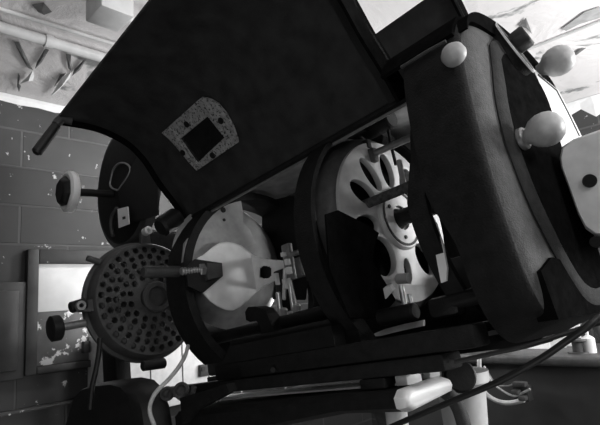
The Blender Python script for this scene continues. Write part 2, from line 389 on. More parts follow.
# fish shaped sheet: wide face looking to the rear, bent round into a slotted neck
top = [(197, 258), (203, 255), (213, 246.5), (219, 243), (226, 242), (233, 243), (241, 246), (249, 252), (256, 256.5), (266, 259), (277, 260), (287, 261)]
bot = [(197, 284), (203, 293), (210, 301), (218, 306.5), (226, 310), (233, 310.5), (240, 307), (247, 301), (254, 294), (262, 287.5), (272, 282), (280, 279), (287, 277)]
def lin(tb_, x):
    for (xa, ya), (xb, yb) in zip(tb_, tb_[1:]):
        if xa <= x <= xb: return ya + (yb - ya) * (x - xa) / (xb - xa)
bm = B(); NX, NY = 72, 30; grid = []
for i in range(NX + 1):
    x = 197 + 90 * i / NX; ya, yb = lin(top, x), lin(bot, x); colv = []
    for j in range(NY + 1):
        y = ya + (yb - ya) * j / NY
        r = RL @ (RW @ ray(x, y)); q = r.x / r.y
        # bend line near v/u = .80
        k = smoothstep((q - .765) / .075)
        u_a = 1.0; u_b = .80 / q
        u = u_a * (1 - k) + min(u_a, u_b) * k - .006 * math.sin(PI * (x - 197) / 90)
        colv.append((bm.verts.new(r * (u / r.y)), x, y))
    grid.append(colv)
for i in range(NX):
    for j in range(NY):
        x = (grid[i][j][1] + grid[i + 1][j][1]) / 2; y = (grid[i][j][2] + grid[i][j + 1][2]) / 2
        if abs((x - 265.5) / 6.5) ** 3 + abs((y - 272.5) / 6.5) ** 3 < 1: continue
        bm.faces.new((grid[i][j][0], grid[i + 1][j][0], grid[i + 1][j + 1][0], grid[i][j + 1][0]))
bmesh.ops.delete(bm, geom=[v for v in bm.verts if not v.link_faces], context='VERTS')
fish = part('shield_plate', bm, M['sheet'], lamp, label='bright bent sheet metal shield with a slotted neck')
md = fish.modifiers.new('thick', 'SOLIDIFY'); md.thickness = .005; md.offset = 0
bm = B(); prism(bm, [P(x, y, v=.815) for x, y in [(257, 264), (272, 264), (273, 281), (258, 281)]], (.004, 0, 0)); part('slot_dark_plate', bm, M['black2'], lamp)  # black plate added behind the slot to keep it dark
# bracket with screw and nut, and the cross shaft
bm = B(); prism(bm, [P(x, y, u=.985) for x, y in [(186, 268), (195, 259), (222, 263), (223, 276), (203, 293), (188, 286)]], (0, .006, 0)); br = part('shield_bracket', bm, M['black2'], lamp)
bm = B(); prism(bm, [P(x, y, u=.975) for x, y in [(207, 263), (222, 263.5), (223, 276), (208, 280)]], (0, .012, 0)); part('bracket_lip', bm, M['guard'], br)
sa, sb = P(143, 272, u=1.03), P(183, 271.5, u=1.03)
bm = B(); cyl(bm, sa, sb, .0135, 20, .003); shaft = part('cross_shaft', bm, M['guard'], lamp, label='grey painted cross shaft')
bm = B(); a, c = P(181, 271.5, u=.99), P(200, 270, u=.99); d = (c - a).normalized(); L_ = (c - a).length
lathe(bm, a, d, [(L_ * i / 14, .0095 if i % 2 else .0075) for i in range(15)], 16); part('screw', bm, M['steel'], shaft)
bm = B(); cyl(bm, c - d * .004, c + d * .012, .015, 6, .002); part('nut', bm, M['steel'], shaft)

# chrome carbon jaw
VJ = .775
def jp(x, y, dv=0): return P(x, y, v=VJ + dv)
jaw = part('carbon_jaw', box(B(), jp(289, 262), (.012, .028, .085), bev=.003), M['steel'], lamp, label='chrome carbon jaw with two upright rods')
def rod(x0_, y0_, x1_, y1_, r, m, parent, name, dv=0, n=14):
    bm = B(); cyl(bm, jp(x0_, y0_, dv), jp(x1_, y1_, dv), r, n, min(.002, r * .3)); return part(name, bm, m, parent)
rod(284, 300, 285, 268, .0045, M['chrome'], jaw, 'upright_rod', -.01)
rod(293, 310, 289, 278, .0045, M['chrome'], jaw, 'upright_rod', -.01)
rod(281, 316, 278, 292, .0065, M['chrome'], jaw, 'upright_rod', 0)
rod(297, 308, 289.5, 278, .003, M['chrome'], jaw, 'thin_rod', -.012)
for (x, y, sx, sz) in ((287.5, 262, .010, .014), (289, 270.5, .011, .016), (285.5, 284, .009, .024), (277, 279, .005, .028), (283.5, 254.5, .009, .010)):
    part('clamp_block', box(B(), jp(x, y, -.012), (.012, sx, sz), bev=.0015), M['sheet'], jaw)
rod(296, 312, 297, 304, .009, M['chrome'], jaw, 'knurled_nut', -.01)
rod(283, 316, 284, 308, .009, M['chrome'], jaw, 'knurled_nut', -.01)
rod(287, 256, 300, 251.5, .006, M['steel'], jaw, 'side_arm', 0)
bm = B(); box(bm, jp(298, 268, .03), (.02, .04, .045), bev=.003); part('jaw_block', bm, M['steel'], jaw)
bm = B(); box(bm, jp(285, 290, .02), (.016, .05, .10), bev=.004); part('jaw_bracket', bm, M['black2'], jaw)
# dark hooked lever on the tray
bm = B(); prism(bm, [P(x, y, v=.665) for x, y in [(245, 312), (248, 307), (255, 306.5), (263, 309), (268, 316), (271, 325), (275, 335), (262, 338), (260, 326), (256, 320), (250, 322), (246, 320)]], (.03, 0, 0)); part('hooked_lever', bm, M['black2'], lamp)

bm = B(); box(bm, (.845, .74, .452), (.29, .70, .008), bev=.002); part('roof_plate', bm, M['roof'], lamp)
# spider wheel
SV, SW, SU = .842, .226, .57
holes = [circ(0, 0, .024, 24)]
for ang, rr, hr, ht in ((90, .122, .048, .024), (123, .124, .048, .022), (153, .122, .045, .026), (190, .122, .045, .024), (226, .125, .046, .046), (268, .124, .032, .015), (308, .122, .046, .03), (345, .122, .046, .026), (20, .122, .046, .026), (55, .122, .048, .026)):
    a = math.radians(ang); rr *= .87; hr *= .86; ht *= .92; holes.append(circ(rr * math.cos(a), rr * math.sin(a), hr, 24, ht, a))
spb = holed(circ(0, 0, .168, 72), holes, .010, lambda x, y, z: (SV + x, SU - z + .20 * (x * x + y * y), SW + y), .002)
spider = part('mirror_spider', spb, M['alu'], lamp, label='cast aluminium spoked wheel plate')
bm = B(); lathe(bm, (SV, SU + .004, SW), (0, -1, 0), [(0, .066), (.014, .066), (.018, .062), (.018, .026), (.0, .026)], 48, False, False); hub = part('hub_ring', bm, M['alu'], spider)
bm = B(); lathe(bm, (SV, SU - .0135, SW), (0, -1, 0), [(0, .059), (.002, .059), (.002, .054), (.0, .054)], 48, False, False); part('hub_groove', bm, M['black2'], spider)
for k in range(3):
    a = 2.6 + k * 2 * PI / 3; p = Vector((SV + .041 * math.cos(a), SU - .014, SW + .041 * math.sin(a))); bm = B(); cyl(bm, p, p + Vector((0, -.002, 0)), .004, 10); part('hub_screw', bm, M['black2'], spider)
bm = B(); lathe(bm, (SV, SU, SW), (0, 1, 0), [(.004, .165), (.008, .176), (.02, .186), (.04, .192), (.04, .186), (.022, .178), (.014, .166)], 64, False, False); part('wheel_rim', bm, M['darkgrey'], spider)
bm = B(); lathe(bm, (SV, .612, SW), (0, -1, 0), [(0, .170), (.004, .170)], 56); part('hole_dark_disc', bm, M['matte'], lamp)  # matt black disc added to keep the wheel's holes dark
bm = B(); tube(bm, [(SV, SU + .03, SW), (SV, .42, SW)], .017, 18); part('hub_shaft', bm, M['black2'], lamp)
bm = B(); a, c = P(345, 213, v=.755), P(427, 179, v=.755); tube(bm, [a.lerp(c, i / 10) for i in range(11)], .0095, 14); cb = part('carbon_rod', bm, M['carbon'], lamp)
bm = B(); cyl(bm, a + Vector((0, .012, 0)), a - Vector((0, .02, 0)), .017, 16, .003); part('carbon_tip', bm, M['steel'], cb)
bm = B(); a, c = P(366, 157, v=.80), P(420, 133.5, v=.80); tube(bm, [a, c], .007, 12); part('feed_rod', bm, M['steel'], lamp)
bm = B(); a = P(372, 156, v=.80); box(bm, a, (.016, .022, .03), bev=.003); part('rod_clamp', bm, M['darkgrey'], lamp)
bm = B(); box(bm, P(366, 145, v=.80), (.012, .02, .02), bev=.002); part('rod_clamp', bm, M['grey'], lamp)
# upper bracket, cylinder and wires seen under the lid edge
bm = B(); prism(bm, [P(x, y, u=.55) for x, y in [(377, 109), (386, 103), (397, 112), (394, 126), (389, 127)]], (0, .012, 0)); ub = part('hinge_bracket', bm, M['darkgrey'], lamp)
p = P(387, 110, u=.549); bm = B(); cyl(bm, p, p + Vector((0, -.003, 0)), .004, 12); part('bracket_hole', bm, M['black2'], ub)
bm = B(); cyl(bm, P(362, 133, v=.84), P(392, 118, v=.84), .022, 22, .003); ins = part('insulator', bm, M['black2'], lamp)
bm = B(); cyl(bm, P(361, 133.5, v=.835), P(365, 131.5, v=.835), .025, 22, .003); part('insulator_collar', bm, M['grey'], ins)
bm = B(); tube(bm, [P(388, 128, v=.84), P(391, 145, v=.84), P(396, 165, v=.84)], .0035, 8); part('hanging_wire', bm, M['black2'], lamp)
bm = B(); cyl(bm, P(399, 160, v=.80), P(404, 186, v=.80), .0055, 12, .001); part('pivot_pin', bm, M['bake'], lamp)
bm = B(); lathe(bm, P(352, 158, v=.90), (-.45, -.2, .6), [(0, .075), (.015, .075), (.03, .065), (.045, .04), (.05, .0)], 40); part('mirror_cap', bm, M['grey'], lamp, label='grey rounded cap of mirror housing')
bm = B(); box(bm, (.985, .90, .17), (.012, .17, .34), bev=.004); part('far_side_panel', bm, M['black2'], lamp)
bm = B(); prism(bm, [P(x, y, v=.93) for x, y in [(262, 205), (272, 200), (300, 194), (309, 260), (305, 300), (262, 300)]], (.004, 0, 0)); part('inner_screen', bm, M['black2'], lamp)
bm = B(); box(bm, (.985, .595, .07), (.012, .44, .14), bev=.003); part('far_sill', bm, M['black2'], lamp)
bm = B(); prism(bm, [P(x, y, u=.545) for x, y in [(326, 214), (338, 210), (352, 217), (366, 224), (379, 233), (374, 248), (373, 262), (387, 285), (396, 300), (380, 318), (350, 318), (330, 270)]], (0, .004, 0)); part('wheel_shade_plate', bm, M['matte'], lamp)  # dark plate added where the wheel's lower left lies in shadow
# bright bits in the bottom of the mirror compartment
bm = B(); prism(bm, [P(x, y, v=.72) for x, y in [(374, 294), (386, 287), (390, 286), (393, 291), (386, 299), (379, 297)]], (.008, 0, .004)); part('drip_plate', bm, M['sheet'], lamp)
bm = B(); tube(bm, [P(398, 279, v=.78), P(409, 278, v=.78)], .010, 14); part('pivot_sleeve', bm, M['alu'], lamp)
bm = B(); tube(bm, [P(401, 285, v=.75), P(405, 307, v=.75)], .005, 10); part('terminal_screw', bm, M['chrome'], lamp)
bm = B(); tube(bm, [P(409, 294, v=.75), P(412, 306, v=.75)], .004, 10); part('terminal_screw', bm, M['chrome'], lamp)
bm = B(); prism(bm, [P(x, y, v=.73) for x, y in [(366, 337), (385, 329), (404, 324), (423, 320), (423, 326), (400, 331), (380, 336)]], (.006, 0, 0)); part('tray_lit_strip', bm, M['sheet'], lamp)  # bright strip added as the light on the tray's far side
bm = B(); cyl(bm, P(380, 318, v=.68), P(416, 311, v=.68), .014, 18, .003); part('lower_sleeve', bm, M['black2'], lamp)
bm = B(); box(bm, P(402, 265, v=.86), (.02, .03, .05), bev=.004); part('carriage_block', bm, M['black2'], lamp)

# rear casing
CP = [(.74, -.037), (.69, -.034), (.655, -.016), (.628, .02), (.611, .075), (.602, .15), (.600, .22), (.604, .30), (.614, .36), (.630, .400), (.655, .428), (.70, .442), (.765, .447), (.84, .437), (.90, .420), (.95, .395), (.98, .34), (.99, .22), (.985, .10), (.96, .03), (.93, -.02), (.89, -.037)]
cp3 = [Vector((a_, 0, b_)) for a_, b_ in CP]
cs = [(p.x, p.z) for p in spline(cp3, 5)]
cc = Vector((.80, .22))
def cring(u, ins, cut=0.0):
    o = []
    for x, z in cs:
        d = Vector((x, z)) - cc; l = d.length; q = cc + d * ((l - ins) / l)
        uu = u
        if q.y < 0: q = Vector((q.x, q.y * (.42 + .58 * smoothstep((u - .24) / .11))))
        if cut: uu = u - cut * smoothstep((.19 - z) / .10)
        o.append((q.x, uu, q.y))
    return o
bm = loft(B(), [cring(.350, .02, .024), cring(.350, 0, .024), cring(.308, 0), cring(.285, 0), cring(.268, 0), cring(.262, .0015), cring(.2575, .0055), cring(.2545, .012), cring(.253, .03)])
for f in bm.faces: pass
case = part('rear_casing', bm, M['black'], lamp)
bm = loft(B(), [cring(.2575, .0065), cring(.2535, .0125), cring(.2510, .018), cring(.2490, .026), cring(.2475, .04), cring(.2475, .14), cring(.255, .14)])
part('end_face', bm, M['grey'], case, label='grey crinkle painted end face')
bm = band(B(), [(.626, .392), (.636, .409), (.655, .430), (.70, .446), (.765, .452), (.84, .442)], .006, .262, .392); part('top_strap', bm, M['matte'], case)
rp_ = [Vector((a_, 0, b_)) for a_, b_ in [(.634, .398), (.645, .418), (.663, .434), (.70, .448), (.765, .453), (.84, .443), (.90, .426), (.952, .398), (.984, .345), (.993, .26)]]
rp_ = [(p.x, p.z) for p in spline(rp_, 5)]
tk = [-.030 * smoothstep(i / (len(rp_) * .45)) - .003 for i in range(len(rp_))]
bm = band(B(), rp_, tk, .2445, .268); part('end_rim', bm, M['matte'], case)
bm = loft(B(), [[(.652, u_, -.012), (.642, u_, .048), (.69, u_, .066), (.74, u_, .060), (.86, u_, .064), (.92, u_, .05), (.92, u_, -.016)] for u_ in (.243, .2465, .268)]); part('end_face_shade', bm, M['matte'], case)  # dark slab added over the end face bottom, where shade falls
bm = B(); tube(bm, [(.617, .350, .388), (.617, .30, .388), (.617, .272, .386)], .0028, 8); part('seam_bead', bm, M['grey'], case)
bo = [Vector((a_, 0, b_)) for a_, b_ in [(.70, .392), (.685, .35), (.665, .30), (.655, .25), (.657, .20), (.672, .14), (.700, .085), (.728, .042), (.770, .002), (.83, -.006), (.885, .02), (.895, .15), (.894, .33), (.878, .39), (.84, .412), (.77, .418), (.725, .410), (.70, .392)]]
bo = [(p.x, p.z) for p in spline(bo, 5)[:-1]]
bcn = Vector((.785, .22))
def bring(u, ins):
    o = []
    for x, z in bo:
        d = Vector((x, z)) - bcn; l = d.length; q = bcn + d * ((l - ins) / l); o.append((q.x, u, q.y))
    return o
bm = loft(B(), [bring(.250, 0), bring(.2450, .0), bring(.2425, .004), bring(.2405, .013), bring(.2392, .027)]); boss = part('end_door', bm, M['doorgrey'], case, label='round cornered end door with grey rim')
bm = loft(B(), [bring(.2410, .0265), bring(.2388, .027), bring(.2380, .040), bring(.2375, .06)]); part('door_face', bm, M['matte'], boss, label='black door face')  # black face and grey rim paint the door's lit-to-dark shading
bm = loft(B(), [bring(.2468, -.003), bring(.2468, .004)], caps=False); part('door_seam', bm, M['black2'], boss)
bm = B(); lathe(bm, P(455, 56, v=.606), (-1, -.1, .15), [(0, .017), (.008, .017), (.014, .013), (.018, .006), (.019, .0)], 24); part('shoulder_button', bm, M['bake'], case, label='pale round button')
# white side plate of end face
bm = B(); prism(bm, [P(x, y, u=.242) for x, y in [(530, 68), (540, 78), (556, 91), (567, 112), (580, 138), (584, 160), (548, 160), (548, 108)]], (0, -.004, 0)); pl = part('name_plate', bm, M['offwhite'], case, label='off white end plate')
bm = B(); tube(bm, [P(x, y, u=.238) for x, y in [(538, 75), (556, 90), (567, 111), (579, 136)]], .002, 8); part('plate_edge', bm, M['black2'], pl)
# dial ring and square knob
dc = P(513, 49, u=.241); dd = vn((.10, -.95, .26))
bm = B(); lathe(bm, dc, dd, [(-.012, .048), (.003, .048), (.005, .045), (.005, .0)], 48); dial = part('dial', bm, M['black'], case)
bm = B(); lathe(bm, dc + dd * .002, dd, [(0, .0505), (.003, .0505), (.003, .048), (.0, .048)], 48, False, False); part('dial_rim', bm, M['offwhite'], dial, label='pale dial rim')
bm = B(); lathe(bm, dc + dd * .005 + Vector((0, 0, .004)), dd, [(0, .0195), (.020, .0195), (.023, .017), (.023, 0)], 8); part('dial_knob', bm, M['black2'], dial, label='black dial knob')
# ball knobs on stems
def ball_knob(v, w, u_face, u_ball, r, label):
    bm = B(); cyl(bm, (v, u_face, w), (v, u_ball + r * .5, w), .0085, 16); k = part('knob_stem', bm, M['steel'], case)
    pr = [(-r * 1.75, r * .40), (-r * 1.3, r * .37), (-r * 1.0, r * .52), (-r * .7, r * .82), (-r * .25, r * .99), (r * .15, r), (r * .5, r * .9), (r * .8, r * .66), (r * .97, r * .3), (r, 0.0)]
    bm = B(); lathe(bm, (v, u_ball, w), (0, -1, 0), pr, 36); part('ball_knob', bm, M['bake'], k, label=label)
ball_knob(.885, .403, .252, .209, .0255, 'upper pale ball knob')
ball_knob(.690, .232, .250, .203, .0235, 'lower pale ball knob')
bm = B(); p = Vector((.690, .241, .232)); cyl(bm, p, p + Vector((0, -.012, 0)), .016, 18, .003); part('knob_flange', bm, M['steel'], case)
# rounded control box at the right edge
bx = [P(x, y, v=.80) for x, y in [(557, 152), (559, 175), (566, 195), (575, 212), (586, 232), (594, 240)]]
bm = B()
yz = [(.226, .215), (.228, .20), (.2265, .16), (.2255, .125), (.222, .102), (.212, .088), (.195, .082), (.12, .082), (.10, .10), (.10, .21), (.12, .232), (.20, .235), (.218, .230)]
loft(bm, [[(.800 + .012 * a_, y + (.165 - y) * a_ * .06, z + (.16 - z) * a_ * .12) for y, z in yz] for a_ in (1.,)] + [[(.80, y, z) for y, z in yz]] if False else [[(.780, .165 + (y - .165) * .93, .16 + (z - .16) * .93) for y, z in yz], [(.784, .165 + (y - .165) * .98, .16 + (z - .16) * .98) for y, z in yz], [(.792, y, z) for y, z in yz], [(.98, y, z) for y, z in yz]])
cbx = part('control_box', bm, M['offwhite'], case, label='off white rounded control box')
p = P(590, 181, v=.78); bm = B(); cyl(bm, p + Vector((-.003, 0, 0)), p + Vector((.01, 0, 0)), .0095, 20); part('box_hole', bm, M['black2'], cbx)
p = P(597, 242, v=.78); bm = B(); cyl(bm, p + Vector((-.006, 0, 0)), p + Vector((.01, 0, 0)), .008, 16); part('box_screw', bm, M['black2'], cbx)
# underside skirt of the casing
bm = B(); box(bm, P(447, 306, v=.66), (.03, .05, .03), bev=.008); part('skirt_latch', bm, M['black2'], case)
bm = B(); cyl(bm, P(447, 303, v=.655), P(487, 293, v=.655), .012, 18, .003); part('skirt_sleeve', bm, M['black2'], case)
# inner bright sheet behind the slot
bm = B(); prism(bm, [P(x, y, v=.618) for x, y in [(430, 213), (436, 224), (443, 246), (447, 268), (446, 281), (441, 283), (437, 262), (433, 238)]], (.004, 0, .0)); part('inner_sheet', bm, M['white'], case)

# ---------- covers
lp = [Vector((a_, 0, b_)) for a_, b_ in [(.69, .38), (.662, .425), (.622, .478), (.583, .54), (.535, .582), (.46, .606), (.37, .607)]]
prof = [(p.x, p.z) for p in spline(lp, 8)]
SL = [0.]
for a_, b_ in zip(prof, prof[1:]): SL.append(SL[-1] + (Vector(b_) - Vector(a_)).length)
def on_lid(s, off=0.0):
    for i in range(len(SL) - 1):
        if SL[i] <= s <= SL[i + 1] or i == len(SL) - 2:
            t = (s - SL[i]) / (SL[i + 1] - SL[i]); a_, b_ = Vector(prof[i]), Vector(prof[i + 1]); p = a_.lerp(b_, t); d = (b_ - a_).normalized()
            return p + Vector((-d.y, d.x)) * off
LU0, LU1 = .392, 1.112
def lid_part(profile, lab, mirror=None):
    bm = band(B(), profile, -.006, LU0, LU1); l = part('cover', bm, M['lid'], lamp, label=lab)
    bm = band(B(), [Vector(p) for p in profile], -.014 if not mirror else .014, LU0, LU0 + .006); part('cover_lip', bm, M['matte'], l)
    bm = band(B(), [Vector(p) for p in profile], .034 if not mirror else -.034, LU0, LU0 + .006); part('cover_flange', bm, M['matte'], l)
    bm = band(B(), [Vector(p) for p in profile], .014 if not mirror else -.014, LU1 - .006, LU1); part('cover_flange', bm, M['matte'], l)
    return l
lid = lid_part(prof, 'near curved cover raised like a gull wing')
bm = band(B(), [(x, z) for x, z in prof], .006, LU0 + .010, LU0 + .034); part('stiffening_strip', bm, M['black2'], lid)
bm = B(); box(bm, (.690, .752, .378), (.014, .72, .010), bev=.003); part('hinge_leaf', bm, M['black'], lid)
bm = B(); box(bm, (.708, .752, .412), (.010, .72, .072), bev=.003); part('hinge_rail', bm, M['black2'], lamp)
bm = B(); cyl(bm, (.697, 1.11, .372), (.697, .392, .372), .0035, 10); part('hinge_pin', bm, M['steel'], lid)
# peep plate on the inner face
poly = [(.2142, .9787), (.217, .8001), (.205, .784), (.185, .772), (.158, .7662), (.125, .768), (.105, .776), (.0935, .7829), (.0931, .9519)]
win = [(.1768, .8185), (.1183, .8071), (.1067, .9363), (.1754, .9418)]
def dense(lp_, n=10):
    o = []
    for a_, b_ in zip(lp_, lp_[1:] + lp_[:1]):
        for k in range(n): o.append((a_[0] + (b_[0] - a_[0]) * k / n, a_[1] + (b_[1] - a_[1]) * k / n))
    return o
def onl(x, y, z):
    q = on_lid(x, .006 + z); return (q.x, y, q.y)
bm = holed(dense(poly), [dense(win)], .006, onl); pp = part('peep_plate', bm, M['plate'], lid, label='speckled grey peephole plate')
bm = B(); g = []
for i in range(9):
    g.append([bm.verts.new(onl(win_s, win_u, -.003)) for win_s, win_u in [((.1768 + (.1183 - .1768) * i / 8), .812), ((.1768 + (.1067 - .1768) * i / 8), .942)]])
for a_, b_ in zip(g, g[1:]): bm.faces.new((a_[0], a_[1], b_[1], b_[0]))
part('peep_glass', bm, M['glass'], lid, label='dark viewing glass')
for s_, u_ in ((.1507, .796 - .008), (.192, .888), (.145, .955), (.1015, .872)):
    bm = B(); q0_, q1_ = onl(s_, u_, 0.0), onl(s_, u_, .006); cyl(bm, q0_, q1_, .0075, 14); part('plate_screw', bm, M['black2'], lid)
# lift handle on the far corner
bm = B(); tube(bm, [(.40, 1.10, .604), (.378, 1.105, .606), (.366, 1.108, .59)], .011, 12, 4); hd = part('handle_stem', bm, M['guard'], lid)
bm = B(); cyl(bm, (.368, 1.108, .590), (.322, 1.110, .512), .0115, 16, .004); part('handle_grip', bm, M['rubber'], lid, label='black handle grip')
# far cover, standing open
fp = [Vector((a_, 0, b_)) for a_, b_ in [(1.0, .38), (1.035, .45), (1.045, .53), (1.035, .62), (1.0, .70), (.975, .738)]]
fprof = [(p.x, p.z) for p in spline(fp, 6)]
lid2 = lid_part(fprof, 'far cover standing upright behind the rear casing', True)

# =================================================================== PROJECTOR STAND (table rails, cross arm, pedestal)
stand = thing('projector_stand', 'heavy projector stand of black rails and pale pedestal under the lamphouse', 'projector stand', (.80, .75, -.09))
bm = B(); box(bm, (.655, .975, -.0455), (.05, 1.15, .024), bev=.004); part('table_rail', bm, M['black'], stand)
bm = B(); box(bm, (1.0, .975, -.0455), (.05, 1.15, .024), bev=.004); part('table_rail', bm, M['black'], stand)
# long lower arm: rear end painted white as lit, sides black as shaded
e = [(.622, -.076), (.72, -.072), (.738, -.078), (.742, -.088), (.735, -.098), (.628, -.107), (.612, -.100), (.610, -.086)]
ec = Vector((.676, -.089))
def ering(u, k): return [(ec.x + (a_ - ec.x) * (1 - k / .065), u, ec.y + (b_ - ec.y) * (1 - k / .017)) for a_, b_ in e]
bm = loft(B(), [ering(.478, 0), ering(.60, 0), [(p[0], 1.12, p[2] - (.055 if p[2] < -.09 else .012)) for p in ering(1.12, 0)]]); part('lower_arm', bm, M['black'], stand)
bm = loft(B(), [ering(.460, .008), ering(.462, .004), ering(.467, .001), ering(.4735, -.0005), ering(.482, -.0005)]); part('arm_end', bm, M['white'], stand, label='rounded end of lower arm, painted white as lit')
bm = B(); box(bm, (.69, .80, -.0718), (.07, .60, .003)); part('arm_lit_top', bm, M['white'], stand, label='white strip for the lit top of lower arm')  # thin white plate added as the lit top of the arm
bm = B(); box(bm, (.655, .535, -.066), (.05, .05, .016), bev=.002); part('spacer_block', bm, M['black2'], stand)
bm = B(); box(bm, (.668, .492, -.066), (.04, .022, .016), bev=.002); part('packing_piece', bm, M['white'], stand, label='pale packing piece')
bm = B(); box(bm, (.715, .485, -.064), (.03, .022, .016), bev=.002); part('packing_piece', bm, M['white'], stand, label='pale packing piece')
bm = B(); box(bm, (.690, .505, -.064), (.03, .03, .014), bev=.002); part('spacer_block', bm, M['black2'], stand)
# pedestal
pc = Vector((.86, .50, -.15)); 
bm = B(); lathe(bm, (.93, .56, -.085), (0, .13, -1), [(0, .055), (.02, .055), (.03, .046), (.10, .042), (.16, .040), (.165, .050), (.20, .052), (.90, .065), (.92, .12), (1.06, .14)], 40); part('pedestal', bm, M['alu'], stand)
bm = B(); tube(bm, [P(x, y, v=.80) for x, y in [(440, 388), (452, 398), (460, 412), (466, 435), (468, 460)]], .012, 12, 4); part('pedestal_rib', bm, M['grey'], stand)
bm = B(); lathe(bm, P(458, 376, v=.86), (-.6, -.7, .1), [(0, .030), (.012, .030), (.016, .026), (.016, .0)], 32); part('pivot_disc', bm, M['black2'], stand)
bm = B(); tube(bm, [P(x, y, v=.75) for x, y in [(376, 404), (384, 420), (390, 445)]], .014, 12, 3); part('brace', bm, M['grey'], stand)
bm = B(); cyl(bm, P(396, 410, v=.70), P(400, 445, v=.70), .018, 18); part('jack_screw', bm, M['offwhite'], stand)

# =================================================================== PROJECTOR HEAD (left of the lamphouse)
head = thing('film_projector', 'dark film projector with round magazine and perforated shutter guard, left of the lamphouse', 'projector', (.78, 1.45, -.05))
# magazine: round drum looking to the operating side
mcn = Vector((.70, 1.51, .62)); MR = .215
bm = B(); lathe(bm, mcn, (1, 0, 0), [(0, MR - .012), (.006, MR - .002), (.014, MR), (.033, MR), (.036, MR - .004)], 72); mag = part('film_magazine', bm, M['darkgrey'], head)
bm = B(); lathe(bm, mcn + Vector((.003, 0, 0)), (-1, 0, 0), [(0, MR - .02), (.004, MR - .022), (.007, MR - .03), (.007, 0)], 72); md_ = part('magazine_door', bm, M['black'], mag)
op = [(111, 178), (113, 170), (118, 164), (124, 163), (129, 166), (130, 171), (127, 178), (122, 185), (118, 190), (112, 188), (110, 184)]
bm = B(); tube(bm, spline([P(x, y, v=.691) for x, y in op + op[:1]], 4), .0035, 8); part('magazine_window', bm, M['steel'], mag)
bm = B(); prism(bm, [P(x, y, v=.690) for x, y in [(137, 157), (147, 152), (158, 175), (157, 215), (125, 225), (117, 190)]], (.006, 0, 0)); part('magazine_flap', bm, M['black2'], mag)
bm = B(); prism(bm, [P(x, y, v=.672) for x, y in [(117.5, 209), (127.5, 206.5), (129, 224), (118.5, 228)]], (.003, 0, 0)); lb = part('instruction_card', bm, M['paper'], head, label='small white card')
bm = B(); tube(bm, [P(x, y, v=.68) for x, y in [(117, 208), (112, 216), (111, 226), (113, 236)]], .006, 10, 4); part('guide_loop', bm, M['darkgrey'], head)
for k in range(1):
    bm = B(); prism(bm, [P(x, y, v=.6705) for x, y in [(122.3, 217), (125, 216.2), (125.3, 218.6), (122.6, 219.5)]], (.001, 0, 0)); part('card_mark', bm, M['ink'], lb)
# head body and soundhead
bm = B(); box(bm, (.84, 1.475, .265), (.30, .25, .33), bev=.025, seg=4); bodyp = part('head_casing', bm, M['black'], head)
bm = B(); box(bm, (.658, 1.535, .04), (.05, .10, .144), bev=.012, seg=3); part('head_post', bm, M['black2'], head)
bm = B(); box(bm, (.99, 1.45, .04), (.05, .16, .144), bev=.012, seg=3); part('head_post', bm, M['black2'], head)
# hand wheel with white rim on its shaft
hw = Vector((.548, 1.57, .605))
bm = B(); cyl(bm, hw, (.71, 1.57, .612), .013, 18); hs = part('wheel_shaft', bm, M['black2'], head)
bm = B(); lathe(bm, hw, (1, .0, .0), [(-.008, .050), (-.010, .058), (-.004, .066), (.010, .067), (.018, .062), (.018, .0)], 48, True, True); hwp = part('hand_wheel', bm, M['white'], hs, label='pale rimmed hand wheel')
bm = B(); lathe(bm, hw + Vector((-.006, 0, 0)), (-1, 0, 0), [(0, .050), (.006, .050), (.018, .040), (.021, .036), (.021, .0)], 7); part('wheel_knob', bm, M['black2'], hs, label='black faceted knob face')
# shutter guard
GU = 1.25; gc = Vector((.640, 0, .200)); GR = .152
gh = [circ(0, 0, .030, 24)]
for k in range(5):
    rr = .058 + k * .0188; n = int(2 * PI * rr / .0262)
    for i in range(n):
        a = 2 * PI * (i + .5 * (k % 2)) / n
        if k == 0 and 0: continue
        if k == 4 and abs(a - PI / 2) < 0: continue
        gh.append(circ(rr * math.cos(a), rr * math.sin(a), .0082, 12))
bm = holed(circ(0, 0, GR - .006, 72), gh, .004, lambda x, y, z: (gc.x + x, GU - z + .10 * (x * x + y * y), gc.z + y))
guard = part('shutter_guard', bm, M['guard'], head, label='perforated round shutter guard')
bm = B(); lathe(bm, (gc.x, GU - .004, gc.z), (0, 1, 0), [(0, GR - .010), (0.0, GR - .004), (.006, GR), (.04, GR + .004), (.045, GR + .012), (.055, GR + .012), (.055, GR - .002), (.02, GR - .010)], 72, False, False); part('guard_rim', bm, M['guard'], guard)
bm = B(); lathe(bm, (gc.x + .01, GU + .035, gc.z), (0, 1, 0), [(0, .143), (.02, .143)], 40); part('shutter_disc', bm, M['darkgrey'], head)
hc = P(156, 297, u=GU)
bm = B(); lathe(bm, (hc.x, GU + .006, hc.z), (0, -1, 0), [(0, .042), (.016, .042), (.020, .038), (.020, .027), (.008, .024), (.008, 0)], 40); part('guard_hub', bm, M['guard'], guard)
for (x, y) in ((147, 231), (80, 306)):
    p = P(x, y, u=GU - .005); d = (p - Vector((gc.x, p.y, gc.z))).normalized()
    bm = B(); prism(bm, [p + Vector((0, .01, 0)) + d.cross(Vector((0, 1, 0))) * .012, p + Vector((0, .01, 0)) - d.cross(Vector((0, 1, 0))) * .012, p + Vector((0, .01, 0)) - d * .04 - d.cross(Vector((0, 1, 0))) * .016, p + Vector((0, .01, 0)) - d * .04 + d.cross(Vector((0, 1, 0))) * .016], (0, .012, 0)); lug = part('guard_lug', bm, M['guard'], guard)
    bm = B(); lathe(bm, p + Vector((0, .012, 0)), (0, -1, 0), [(0, .0115), (.022, .0115), (.022, .0055), (.006, .0055), (.006, 0)], 20); part('lug_bolt', bm, M['chrome'] if y < 250 else M['steel'], guard)
